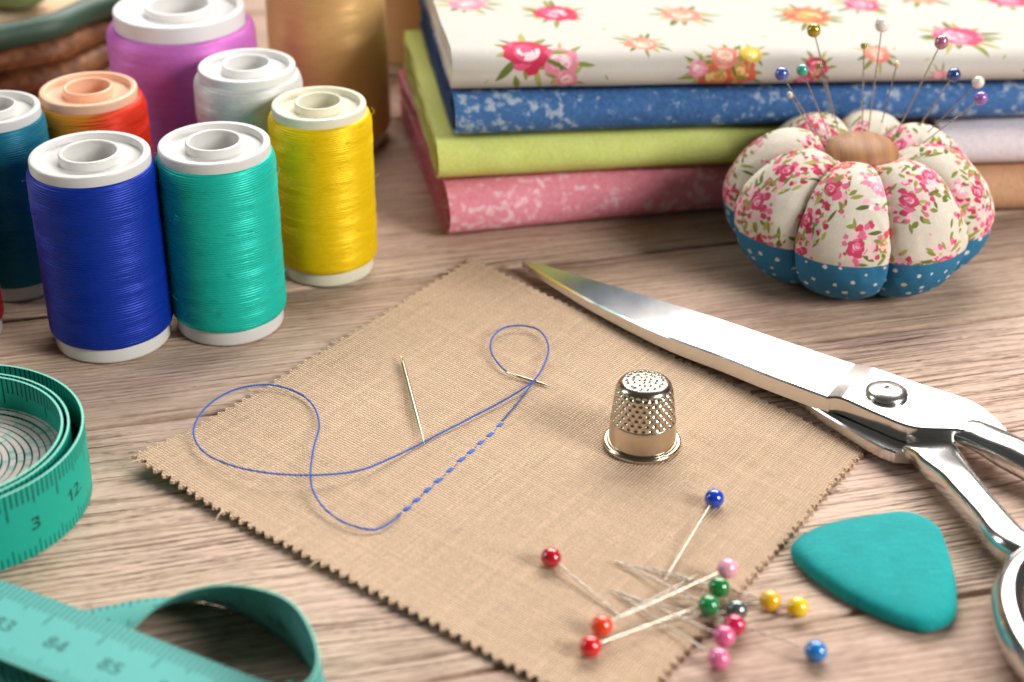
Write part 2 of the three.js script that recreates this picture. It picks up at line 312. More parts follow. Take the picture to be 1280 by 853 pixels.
// printed roses on cream
function leaf(c, x, y, a, l, w, color) { c.save(); c.translate(x, y); c.rotate(a); c.fillStyle = color; c.beginPath(); c.moveTo(0, 0); c.quadraticCurveTo(l * 0.45, -w, l, 0); c.quadraticCurveTo(l * 0.45, w, 0, 0); c.fill(); c.restore(); }
function blob(c, x, y, r, color, rough = 0.3, n = 11) {
  c.fillStyle = color; c.beginPath();
  for (let i = 0; i <= n; i++) { const a = i % n / n * TAU, q = r * (1 - rough / 2 + rough * hash(i % n, x * 3 | 0, y * 7 | 0)); i ? c.lineTo(x + q * Math.cos(a), y + q * Math.sin(a)) : c.moveTo(x + q * Math.cos(a), y + q * Math.sin(a)); }
  c.closePath(); c.fill();
}
function rose(c, x, y, r, [deep, mid, pale], leaves, greens = ['#7c8234', '#5e6a24', '#a09a50']) {
  for (let i = 0; i < leaves; i++) { const a = (i + 0.35 * rnd()) / leaves * TAU; leaf(c, x + r * 0.6 * Math.cos(a), y + r * 0.6 * Math.sin(a), a + 0.5 * (rnd() - 0.5), r * (0.75 + 0.8 * rnd()), r * (0.2 + 0.16 * rnd()), greens[i % greens.length]); }
  for (let i = 0; i < 9; i++) { const a = i / 9 * TAU; blob(c, x + r * 0.55 * Math.cos(a), y + r * 0.55 * Math.sin(a), r * (0.42 + 0.14 * rnd()), i % 3 ? deep : mid, 0.35); }
  blob(c, x, y, r * 0.72, deep, 0.2);
  for (let i = 0; i < 13; i++) { const a = rnd() * TAU, q = r * 0.55 * Math.sqrt(rnd()); c.strokeStyle = i % 3 ? mid : pale; c.lineWidth = r * (0.10 + 0.1 * rnd()); c.beginPath(); c.arc(x, y, q + 1, a, a + 1.2 + rnd()); c.stroke(); }
  for (let i = 0; i < 7; i++) blob(c, x + r * 0.45 * (rnd() - 0.5), y + r * 0.4 * (rnd() - 0.5), r * (0.14 + 0.12 * rnd()), i % 2 ? pale : mid, 0.5, 7);
}
const RED = ['#b81c44', '#d04c70', '#e4c4c6'], PINK = ['#d27c90', '#dc9aa6', '#e6cac8'], CORAL = ['#d27a68', '#dc9a84', '#e4c4ae'], ROSE = ['#c43e60', '#d67690', '#e2b4ba'], ORANGE = ['#c85a44', '#d48a46', '#dcbc78'];
const roses = (() => {
  const S = 8, W = 1960, H = 1000, X0 = -14, V0 = -26;   // canvas: 245 x 125 mm
  const t = canvasTex(W, H, (c) => {
    c.fillStyle = '#bfb9b0'; c.fillRect(0, 0, W, H);
    for (let i = 0; i < 9000; i++) { c.fillStyle = rnd() < 0.5 ? 'rgba(186,174,150,0.3)' : 'rgba(226,220,208,0.35)'; const x = rnd() * W, y = rnd() * H; rnd() < 0.5 ? c.fillRect(x, y, 2 + rnd() * 14, 1) : c.fillRect(x, y, 1, 2 + rnd() * 14); }
    const X = (x) => (x - X0) * S, Y = (v) => H - (v - V0) * S;
    const put = (x, v, r, pal, n) => rose(c, X(x), Y(v), r * S * 0.94, pal, n ? n + 4 : 0);
    put(31.5, 0.5, 5.6, PINK, 3); put(33, -5, 3.4, PINK, 2); put(22, 4.5, 7.2, RED, 7);
    leaf(c, X(18), Y(-3), 1.4, 46, 16, '#6f7a2e'); leaf(c, X(29), Y(-8), 0.9, 40, 14, '#8a8a3a'); leaf(c, X(34), Y(-9), 2.3, 36, 12, '#94553e'); blob(c, X(38), Y(-9.5), 13, '#c8909a', 0.5);
    put(35.6, 36, 7, RED, 9); put(57, 10, 5.2, CORAL, 8); put(75, 36, 6.6, CORAL, 8);
    put(84, -2.5, 5, ORANGE, 5); put(77, -4.5, 6, ORANGE, 8); put(80, 2, 4.4, CORAL, 4); put(88, 3, 3.4, ['#c9a63a', '#d9bd58', '#efe0a0'], 3); put(72, -2, 3, PINK, 4);
    put(114, 34, 7.6, ORANGE, 10); put(156, 15, 8.2, ROSE, 10); put(126, 3, 4.2, CORAL, 5); put(107, -2, 3.8, ['#9c2038', '#c2485c', '#e8a0a8'], 6); put(104, -7, 3.4, ROSE, 2);
    put(10, 47, 6, PINK, 7); put(135, 44, 6.2, ROSE, 6); put(157, 51, 6, CORAL, 6); put(186, 49, 7.5, ROSE, 7); put(176, -3, 4, CORAL, 5); put(192, 12, 6, RED, 8); put(145, -5, 2.4, PINK, 5); put(52, 60, 6, RED, 8); put(96, 64, 6.6, ROSE, 8); put(210, 30, 6, CORAL, 6);
    for (const [x, v] of [[44, -3], [140, 0], [133, 6], [166, 2], [62, -8], [120, -8], [9, -6], [6, -10], [47, 22], [96, 14], [134, 24], [176, 26]]) leaf(c, X(x), Y(v), rnd() * TAU, 14 + 8 * rnd(), 6, rnd() < 0.5 ? '#8f9a50' : '#a9a869');
  }, THREE.MirroredRepeatWrapping);
  // uv is in metres: (x - X0) / 245 mm, (v - V0) / 125 mm
  t.repeat.set(1000 / (W / S), 1000 / (H / S)); t.offset.set(-X0 / (W / S), -V0 / (H / S)); return t;
})();
foldedFabric({ label: 'pink mottled folded fabric at the bottom of the pile', at: [-18.4, 0.1, -58.6], turn: 12, L: 122, D: 100, T: 16.4, mat: fabricMat(mottled([226, 138, 154], [240, 212, 212], [212, 112, 130], 15, 0.75, 64)), layers: 4, sag: 1.2 });
foldedFabric({ label: 'lime green folded fabric lying on the pink one', at: [-21.6, 17.1, -62.5], turn: 9, L: 122, D: 96, T: 13.6, mat: fabricMat(mottled([208, 216, 120], [218, 222, 152], [196, 204, 98], 25, 0.3)), layers: 4, taper: 0.0009, sag: 1.0 });
foldedFabric({ label: 'dark blue folded fabric with white splashes under the rose print', at: [-16.4, 31.4, -61.5], turn: 8.6, L: 235, D: 98, T: 13.6, mat: fabricMat(mottled([58, 104, 160], [212, 210, 210], [34, 68, 116], 35, 0.66, 64)), inner: fabricMat(mottled([36, 66, 112], [60, 92, 140], [20, 44, 84], 36, 0.4)), layers: 4, taper: 0.00085, sag: 0.9 });
foldedFabric({ label: 'cream fabric printed with red and coral roses on top of the pile', at: [-17, 46.1, -61], turn: 8, L: 235, D: 120, T: 11.6, mat: fabricMat(roses), inner: creamPlain, layers: 3, taper: 0.0008, sag: 1.2 });
foldedFabric({ label: 'tan folded fabric at the bottom behind the pincushion', at: [134, 0.1, -75], turn: 4, L: 110, D: 80, T: 13.4, mat: fabricMat(mottled([196, 152, 112], [214, 150, 128], [150, 104, 72], 45, 0.5, 70)), layers: 3, taper: 0.0002, sag: 0.8 });
foldedFabric({ label: 'pale lilac white folded fabric on the tan one behind the pincushion', at: [131, 14.0, -80], turn: 4, L: 112, D: 80, T: 11.6, mat: fabricMat(mottled([222, 212, 216], [232, 226, 228], [204, 186, 190], 55, 0.4, 70)), layers: 3, taper: 0.0002, sag: 0.5 });

// ---------------------------------------------------------------- pincushion
const pinMetal = std({ color: new THREE.Color().setRGB(0.42, 0.38, 0.33), metalness: 1, roughness: 0.25 });
const headMat = (hex, o = {}) => phys({ color: col(hex), roughness: 0.16, clearcoat: 1, clearcoatRoughness: 0.06, ...o });
function pin(label, head, tip, mat, rHead = 2.25, group = 'loose pins', bend = 0) {
  const A = V(head), B = V(tip), t = thing('dressmaking_pin', label, 'pin', head, 0, group), len = A.distanceTo(B);
  t.quaternion.setFromUnitVectors(new THREE.Vector3(0, 0, 1), B.clone().sub(A).normalize());
  const hg = new THREE.SphereGeometry(rHead * MM, 40, 28); hg.rotateX(Math.PI / 2); hg.scale(1, 1, 1.04);
  part('head', hg, mat, t);
  const n = 24, rr = 0.19;
  const sh = grid(10, n, (u, v) => { const z = rHead * 0.7 + (len / MM - rHead * 0.7) * v, r = rr * (v > 0.86 ? Math.max(0.03, (1 - v) / 0.14) : 1), a = -u * TAU; return [r * Math.cos(a), r * Math.sin(a) + bend * Math.sin(Math.PI * v), z]; }, null, true);
  part('shaft', sh, pinMetal, t);
  return t;
}
{
  const cx = 98.5, cz = -46.5, t = thing('pincushion', 'pumpkin shaped pincushion of floral cotton with dotted blue underside', 'pincushion', [cx, 0, cz]);
  const floral = canvasTex(1024, 1024, (c, W) => {    // 64 mm tile
    c.fillStyle = '#d2c8b7'; c.fillRect(0, 0, W, W);
    for (let i = 0; i < 16000; i++) { c.fillStyle = rnd() < 0.5 ? 'rgba(206,192,170,0.28)' : 'rgba(250,247,240,0.4)'; const x = rnd() * W, y = rnd() * W; rnd() < 0.5 ? c.fillRect(x, y, 2 + rnd() * 9, 1.4) : c.fillRect(x, y, 1.4, 2 + rnd() * 9); }
    const pal = [['#c23a5c', '#d8688a', '#efb4bf'], ['#cf4a52', '#e0786c', '#f2bda8'], ['#d8809a', '#e8a8b6', '#f6d8d8'], ['#b02a48', '#d05474', '#eaa6b4']];
    const spots = [[290, 250], [560, 240], [840, 300], [60, 400], [410, 540], [720, 560], [960, 620], [280, 760], [560, 810], [60, 860], [150, 160], [420, 120], [700, 210], [930, 120], [260, 420], [560, 400], [860, 470], [120, 650], [420, 680], [700, 700], [980, 760], [250, 900], [560, 930], [830, 930]];
    for (const [x, y] of spots) {
      for (let i = 0; i < 10; i++) leaf(c, x + 220 * (rnd() - 0.5), y + 220 * (rnd() - 0.5), rnd() * TAU, 34 + 40 * rnd(), 12 + 9 * rnd(), ['#8a8f3e', '#6a7a2c', '#a9a24e', '#596426'][i % 4]);
      const p = pal[Math.floor(rnd() * 4)];
      for (let i = 0; i < 44; i++) { const q = 105 * Math.pow(rnd(), 0.7), b = rnd() * TAU; blob(c, x + q * Math.cos(b), y + q * Math.sin(b), 7 + 17 * rnd() * (1 - q / 150), p[i % 3], 0.6, 9); }
      rose(c, x + 20 * (rnd() - 0.5), y, 26 + 10 * rnd(), p, 0);
      for (let i = 0; i < 7; i++) { const b = rnd() * TAU, q = 55 + 50 * rnd(); leaf(c, x + q * Math.cos(b), y + q * Math.sin(b), b + rnd() - 0.5, 30 + 26 * rnd(), 13 + 7 * rnd(), ['#7c8234', '#5e6a24', '#949046'][i % 3]); }
    }
    for (let i = 0; i < 60; i++) { const x = rnd() * W, y = rnd() * W; blob(c, x, y, 4 + 6 * rnd(), ['#dc8aa0', '#c4b052', '#8f9440', '#e0a070'][i % 4], 0.5, 7); }
  });
  const dots = canvasTex(512, 512, (c, W) => {         // 32 mm tile
    c.fillStyle = '#1d6a90'; c.fillRect(0, 0, W, W);
    for (let i = 0; i < 5000; i++) { c.fillStyle = rnd() < 0.5 ? 'rgba(16,70,104,0.35)' : 'rgba(52,132,170,0.3)'; const x = rnd() * W, y = rnd() * W; rnd() < 0.5 ? c.fillRect(x, y, 2 + rnd() * 9, 1.5) : c.fillRect(x, y, 1.5, 2 + rnd() * 9); }
    for (let j = 0; j < 7; j++) for (let i = 0; i < 6; i++) { const x = (i + 0.5 * (j % 2)) * W / 6 + 24 + 44 * (rnd() - 0.5), y = (j + 0.5) * W / 7 + 40 * (rnd() - 0.5); blob(c, x % W, y, 6 + 9 * rnd(), rnd() < 0.8 ? '#d4d2cc' : '#c8b890', 0.5, 8); }
  });
  const rep = (tx, s) => { tx.repeat.set(1000 / s, 1000 / s); return tx; };
  const fm = fabricMat(rep(floral, 70), { bumpScale: 0.00016 }), bm = fabricMat(rep(dots, 32), { bumpScale: 0.00014, sheen: 0.15 });
  // profile from beside the button over the crest, round the side and under: [radius, height]
  const prof = curve([[5, 29, 0], [9.5, 34.2, 0], [17, 38.4, 0], [25.5, 37, 0], [33, 30.5, 0], [37.6, 21.5, 0], [37.2, 13.4, 0], [34, 7.2, 0], [29, 2.8, 0], [22, 0.6, 0], [8, 0.6, 0]]);
  const N = 8, th0 = -17 * Math.PI / 180, seam = 0.555;
  const total = prof.getLength() / MM;
  const lobeAt = (k, swell) => (a, s) => {
    const p = prof.getPointAt(clamp(s)), R = p.x / MM, y = p.y / MM;
    const c = Math.sqrt(Math.max(0, 1 - 0.985 * a * a)), f = 0.865 + 0.135 * c, fy = 0.80 + 0.20 * c;
    const side = smooth(0.05, 0.2, s), th = th0 + (k + a * 0.499) * TAU / N, puck = 0.5 * noise(a * 7 + k * 5, s * 30, 3) * Math.abs(a) + 0.35 * noise(a * 2.2 + k * 3, s * 7, 8);
    const rr = R * lerp(1, f, side) + swell + puck, yy = y > 15 ? 15 + (y - 15) * lerp(1, fy, side) : y + (15 - y) * (1 - fy) * 0.55 * side;
    return [rr * Math.sin(th), Math.max(0.25, yy + (y > 15 ? swell * 0.5 : 0)), rr * Math.cos(th)];
  };
  for (let k = 0; k < N; k++) {
    const F = lobeAt(k, 0.25), Bf = lobeAt(k, 0), ox = (k * 0.0173) % 0.064, oy = (k * 0.029) % 0.064;
    const width = (s) => prof.getPointAt(clamp(s)).x * TAU / N;
    const p = part('floral_panel', grid(36, 54, (u, v) => { const s = v * seam, b = Math.max(0, (v - 0.965) / 0.035); const q = F(u * 2 - 1, s); return b > 0 ? F(u * 2 - 1, s).map((x, i) => i === 1 ? x : x * (1 - 0.006 * b)) : q; }, (u, v) => [ox + (u - 0.5) * width(v * seam), oy + v * seam * total * MM]), fm, t);
    part('dotted_panel', grid(36, 36, (u, v) => Bf(u * 2 - 1, lerp(seam - 0.008, 1, v)), (u, v) => [ox + (u - 0.5) * 0.029, oy - v * (1 - seam) * total * MM]), bm, t);
    void p;
  }
  const wood = dataTex(256, 256, (i, j) => { const s = 0.5 + 0.5 * Math.sin(i / 9 + 3 * noise(i / 60, j / 200, 3)), f = noise(i / 3, j / 60, 4); const d = 0.35 * s + 0.2 * f; return [lerp(160, 112, d), lerp(114, 70, d), lerp(72, 38, d)]; }, true);
  const btn = lathe([[0.01, 29], [7, 29.4], [9.6, 31.2], [10.5, 33.4], [10.1, 35.6], [8.2, 37.6], [5, 38.7], [2, 39.1], [0.01, 39.15]], 56);
  const uvb = btn.attributes.uv, pb = btn.attributes.position; for (let i = 0; i < uvb.count; i++) uvb.setXY(i, pb.getX(i) / 0.024 + 0.5, pb.getZ(i) / 0.024);
  part('wooden_button', btn, phys({ map: wood, roughness: 0.6 }), t);
}
const stuck = 'pins stuck in the pincushion';
pin('gold headed pin stuck in the pincushion', [83.9, 66.3, -58], [95, 32, -58], headMat(0xb59a28, { metalness: 0.5 }), 1.95, stuck);
pin('pearl white pin standing tallest in the pincushion', [102.3, 68.6, -56], [102.2, 32, -58], headMat(0xe6e2d6), 2.05, stuck);
pin('pearly mauve headed pin leaning right in the pincushion', [117.7, 65.7, -50], [107.6, 31, -54.5], headMat(0xb5748e, { metalness: 0.35 }), 1.95, stuck);
pin('dark blue headed pin leaning outwards in the pincushion, beside a small white one', [124, 53.9, -56], [112, 30, -56], headMat(0x2a4a80, { metalness: 0.3 }), 1.95, stuck);
pin('small white headed pin leaning low out of the pincushion', [130.6, 52.5, -54], [112, 31, -52], headMat(0xdcd2c8), 1.7, stuck);
pin('violet headed pin leaning lowest out of the pincushion', [129.6, 50.9, -46], [110.5, 31, -49], headMat(0x8a5aa8), 1.85, stuck);
pin('blue and violet headed pin leaning towards the green fabric', [74, 58, -46], [90.5, 32, -49.5], headMat(0x4a5fb0, { metalness: 0.3 }), 1.9, stuck);
pin('sea green headed pin in the pincushion, behind the blue and violet one', [81.4, 55.3, -56], [93, 31, -56], headMat(0x2f9a86), 1.7, stuck);
pin('thin pin with olive head between the gold and pearl pins', [98.8, 61.1, -60], [101.2, 32, -60], headMat(0x9a9a48), 1.0, stuck);
pin('short pin with olive brown head behind the gold pin', [88, 53, -66], [95.2, 30, -61], headMat(0x8a7a3a), 1.0, stuck);
pin('thin pale headed pin right of the tall pearl pin', [109.6, 54, -64], [105, 30, -59], headMat(0xc8b89a), 0.9, stuck);
pin('short pale headed pin leaning left low on the pincushion', [77.8, 49.5, -52], [90, 31, -51.5], headMat(0xc8bca8), 0.9, stuck);

// ---------------------------------------------------------------- scissors
{
  const steel = std({ color: new THREE.Color().setRGB(0.66, 0.645, 0.62), metalness: 1, roughness: 0.17 });
  const satin = dataTex(256, 256, (i, j) => { const x = 150 + 7 * noise(i / 2, j / 40, 3) + 10 * noise(i / 30, j / 30, 4); return [x, x, x]; }, false);
  const worn = std({ color: new THREE.Color().setRGB(0.66, 0.645, 0.625), metalness: 1, roughness: 0.34, roughnessMap: satin });
  const t = thing('scissors', 'large polished steel dressmaking scissors lying closed across the linen', 'scissors', [0, 0, 0]);
  const poly = (pts) => { const c = new THREE.CatmullRomCurve3(pts.map((p) => new THREE.Vector3(...p)), false, 'centripetal'); return (s) => c.getPointAt(clamp(s)); };
  function slab(Ufn, Lfn, n, thick, cb, cf, out = 0) {      // section: back bottom, back edge, top, front edge, front bottom
    const ring = [];
    for (let i = 0; i <= n; i++) {
      const s = i / n, a = Ufn(s), b = Lfn(s), d = b.clone().sub(a), w = Math.max(1e-4, d.length()); d.divideScalar(w);
      const k = Math.min(1, w / 6), T = thick(s), A = cb * k, Bq = cf * k, y = (p, q) => new THREE.Vector3(p.x, p.y + q, p.z);
      const mid = a.clone().lerp(b, 0.5);
      ring.push([y(a, -T), y(a, -0.9 * k), y(a.clone().addScaledVector(d, A), 0), y(mid, 0), y(b.clone().addScaledVector(d, -Bq), 0), y(b, -0.45 * k), y(b.clone().addScaledVector(d, out * k), -T)]);
    }
    const P = [], U = [], m = ring[0].length;
    const tri = (a, b, c) => { for (const q of [a, b, c]) { P.push(q.x * MM, q.y * MM, q.z * MM); U.push(q.x / 40, q.z / 40); } };
    for (let i = 0; i < n; i++) for (let k = 0; k < m; k++) { const a = ring[i][k], b = ring[i + 1][k], c = ring[i + 1][(k + 1) % m], e = ring[i][(k + 1) % m]; tri(a, b, c); tri(a, c, e); }
    for (const [r, f] of [[ring[0], 0], [ring[n], 1]]) for (let k = 1; k < m - 1; k++) f ? tri(r[0], r[k + 1], r[k]) : tri(r[0], r[k], r[k + 1]);
    const g = new THREE.BufferGeometry(); g.setAttribute('position', new THREE.Float32BufferAttribute(P, 3)); g.setAttribute('uv', new THREE.Float32BufferAttribute(U, 2));
    return toCreasedNormals(g, 0.45);
  }
  const bU = poly([[2.8, 3.8, -40.1], [12.5, 4.8, -34.2], [21.7, 5.5, -26.5], [30.5, 6.1, -19.7], [39.8, 6.7, -12.1], [47.7, 7.1, -6.0], [55.2, 7.5, 0.0], [64.8, 8.0, 8.2], [72.1, 8.3, 14.2], [87.3, 9.0, 26.8]]);
  const bL = poly([[3.0, 3.8, -39.1], [9.2, 4.4, -29.6], [15.9, 5.0, -19.9], [21.2, 5.4, -12.7], [32.7, 6.3, 0.9], [42.2, 7.0, 11.1], [53.0, 7.6, 20.7], [63.8, 8.2, 31.2], [77.3, 9.0, 43.4]]);
  const upper = part('upper_blade', slab(bU, bL, 48, (s) => lerp(1.9, 4.2, smooth(0, 0.7, s)), 1.1, 0.35, 0.25), worn, t);
  // joint plate: stands proud of the hollow ground blade with a sloping step
  const rU = poly([[86.6, 9.0, 26.6], [88.9, 9.7, 28.3], [100.3, 9.7, 36.8], [111.4, 9.7, 45.2], [114.6, 9.6, 50.5], [117, 8.6, 56]]);
  const rL = poly([[76.4, 9.0, 43.0], [78.9, 9.7, 44.0], [86.8, 9.7, 51.2], [94.3, 9.7, 57.2], [104, 9.7, 58.3], [115, 9.4, 60.6]]);
  part('joint_plate', slab(rU, rL, 40, () => 4.6, 0.9, 0.5, 0), steel, upper);
  const screw = lathe([[0.01, 0], [4.9, 0], [4.95, 0.35], [5.1, 0.6], [5.0, 1.0], [4.3, 1.55], [3.1, 2.0], [1.6, 2.25], [0.75, 2.3], [0.5, 1.9], [0.01, 1.8]], 48);
  screw.translate(0.0910, 0.0096, 0.0428); part('pivot_screw', screw, std({ color: new THREE.Color().setRGB(0.7, 0.67, 0.62), metalness: 1, roughness: 0.24 }), t);
  const lU = poly([[3, 2.6, -37.6], [40, 3, -11], [75, 4.2, 18], [96, 4.9, 34], [108, 4.9, 46], [109, 4.9, 54]]);
  const lL = poly([[2.9, 2.5, -39.4], [8.7, 2.8, -31.8], [14.9, 3.1, -23.7], [21.3, 3.3, -16.4], [32.0, 3.8, -4.5], [41.5, 4.1, 4.9], [53.1, 4.4, 14.1], [66, 4.6, 28.5], [77.4, 4.9, 45.6], [90.5, 4.9, 60.8], [97, 4.9, 60]]);
  part('lower_blade', slab(lU, lL, 40, (s) => lerp(1.2, 3.2, s), 0.5, 0.3, 0), worn, t);
  // handles: sculpted bars sweeping into the finger bows
  function bar(pts, e = 2.7) {       // pts: [x, y, z, half width, half height]
    const c = curve(pts.map((p) => p.slice(0, 3))), n = 60, wv = pts.map((p) => p[3]), hv = pts.map((p) => p[4]);
    const pick = (a, s) => { const x = s * (a.length - 1), i = Math.min(a.length - 2, Math.floor(x)), f = x - i; return lerp(a[i], a[i + 1], f * f * (3 - 2 * f)); };
    return grid(40, n, (u, v) => {
      const p = c.getPoint(v), d = c.getTangent(v), side = new THREE.Vector3(d.z, 0, -d.x).normalize(), up = new THREE.Vector3().crossVectors(d, side).negate(); if (up.y < 0) up.negate();
      const a = u * TAU, ca = Math.cos(a), sa = Math.sin(a), q = (x) => Math.sign(x) * Math.pow(Math.abs(x), 2 / e);
      const end = Math.min(1, Math.sqrt(Math.min(v, 1 - v) / 0.02) + 0.02), w = pick(wv, v) * q(ca) * end, h = pick(hv, v) * q(sa) * end;
      return [p.x / MM + side.x * w + up.x * h, p.y / MM + side.y * w + up.y * h, p.z / MM + side.z * w + up.z * h];
    }, null, true);
  }
  function bow(cx, cz, ax, az, y, r, h) {
    const pts = []; for (let i = 0; i < 28; i++) { const a = i / 28 * TAU; pts.push([cx + ax * Math.sin(a), y, cz + az * Math.cos(a)]); }
    const c = curve(pts, true);
    return grid(28, 96, (u, v) => { const p = c.getPoint(v % 1), d = c.getTangent(v % 1), s = new THREE.Vector3(d.z, 0, -d.x).normalize(), a = u * TAU; return [p.x / MM + s.x * r * Math.cos(a), p.y / MM + h * Math.sin(a), p.z / MM + s.z * r * Math.cos(a)]; }, null, true);
  }
  part('lower_handle', bar([[98.2, 4.4, 57.2, 6.6, 1.9], [99.4, 4.9, 63.5, 5.7, 2.7], [102, 5.2, 75, 4.3, 3.3], [105, 5.2, 87, 3.9, 3.4], [108, 5.0, 97, 4.2, 3.4], [112, 4.8, 102, 3.6, 3.2]], 3.2), steel, t);
  part('lower_finger_bow', bow(116.5, 126, 15.2, 25.4, 4.6, 3.5, 3.9), steel, t);
  part('upper_handle', bar([[104, 7.6, 53, 4.2, 1.6], [109.5, 7.4, 57, 4.6, 2.5], [117, 6.6, 64.5, 4.7, 3.4], [127, 5.6, 75, 4.3, 3.5], [140, 5.0, 87, 3.8, 3.4], [150, 4.8, 94, 3.6, 3.3]], 2.7), steel, t);
  part('upper_finger_bow', bow(160, 116, 14, 24, 4.6, 3.5, 3.9), steel, t);
}

// ---------------------------------------------------------------- thimble, needles, thread
{
  const nickel = std({ color: new THREE.Color().setRGB(0.56, 0.49, 0.39), metalness: 1, roughness: 0.2 });
  const base = 1.2, t = thing('thimble', 'dimpled metal thimble with rolled rim standing on the linen', 'thimble', [31.3, base, 51.5], 0.4);
  const prof = curve([[8.25, 0.6, 0], [8.15, 2.5, 0], [7.75, 7.6, 0], [7.1, 13.5, 0], [6.75, 15.6, 0], [6.2, 16.9, 0], [5.2, 17.6, 0], [3, 17.9, 0], [0.02, 17.95, 0]]), len = prof.getLength() / MM;
  const rowsD = [];
  for (let k = 0; k < 7; k++) { const s = 7.9 + k * 1.28, n = 27; for (let i = 0; i < n; i++) rowsD.push([s, (i + 0.5 * (k % 2)) / n, 0]); }
  const topD = []; for (const [r, n] of [[0, 1], [1.35, 6], [2.75, 12], [4.2, 18]]) for (let i = 0; i < n; i++) { const a = (i + hash(i, n, 1) * 0.4) / n * TAU; topD.push([r * Math.sin(a), r * Math.cos(a)]); }
  const inv = prof.getSpacedPoints(200).map((p) => [p.x / MM, p.y / MM]);
  const g = grid(300, 210, (u, v) => {
    const f = v * 200, i = Math.min(199, Math.floor(f)), r0 = lerp(inv[i][0], inv[i + 1][0], f - i), y0 = lerp(inv[i][1], inv[i + 1][1], f - i), s = v * len, a = u * TAU;
    let d = 0;
    if (s > 7.2 && s < 16.6) { const k0 = Math.round((s - 7.9) / 1.28); for (let k = Math.max(0, k0 - 1); k <= Math.min(6, k0 + 1); k++) { const x = u * 27 - 0.5 * (k % 2), dx = (x - Math.round(x)) * TAU * r0 / 27, dy = s - (7.9 + k * 1.28), q = (dx * dx + dy * dy) / 0.40; if (q < 1) d = Math.max(d, 0.34 * (1 - q) * (1 - q * 0.4)); } }
    if (y0 > 17) { const x = r0 * Math.sin(a), z = r0 * Math.cos(a); for (const [dx, dz] of topD) { const q = ((x - dx) ** 2 + (z - dz) ** 2) / 0.36; if (q < 1) d = Math.max(d, 0.5 * (1 - q)); } }
    const band = s > 6.5 && s < 7.1 ? 0.12 * Math.sin((s - 6.5) / 0.6 * Math.PI) : 0;
    const top = smooth(16.5, 17.4, y0), rr = Math.max(0.01, r0 + band - d * (1 - top));
    return [rr * Math.sin(a), y0 - d * top, rr * Math.cos(a)];
  }, null, true);
  part('dimpled_cap', g, nickel, t);
  const rim = new THREE.TorusGeometry(8.75 * MM, 0.72 * MM, 20, 96); rim.rotateX(Math.PI / 2); rim.translate(0, 0.74 * MM, 0); part('rolled_rim', rim, nickel, t);
}
const needleSteel = std({ color: new THREE.Color().setRGB(0.52, 0.46, 0.36), metalness: 1, roughness: 0.22 });
function needle(label, eye, tip, r) {
  const A = V(eye), B = V(tip), t = thing('sewing_needle', label, 'needle', eye, 0, 'sewing needles'), len = A.distanceTo(B) / MM;
  t.quaternion.setFromUnitVectors(new THREE.Vector3(0, 0, 1), B.clone().sub(A).normalize());
  const e = Math.min(3.2, len * 0.3);
  part('shaft', grid(16, 40, (u, v) => { const z = e + (len - e) * v, k = v < 0.6 ? 1 : Math.max(0.02, 1 - Math.pow((v - 0.6) / 0.4, 1.7)), a = -u * TAU; return [r * k * Math.cos(a), r * k * Math.sin(a), z]; }, null, true), needleSteel, t);
  const pts = []; for (let i = 0; i < 16; i++) { const a = i / 16 * TAU; pts.push([0.32 * r * 1.6 * Math.cos(a), 0, e / 2 + e / 2 * Math.sin(a)]); }
  part('eye', new THREE.TubeGeometry(curve(pts, true), 40, r * 0.42 * MM, 8, true), needleSteel, t);
}
needle('long steel sewing needle lying across the blue thread on the linen', [-28.8, 2.5, 12.7], [-20.9, 2.55, 53.9], 0.52);
needle('short steel needle end under the small loop of blue thread', [-1.6, 2.4, 20.2], [10.0, 1.65, 26.1], 0.36);
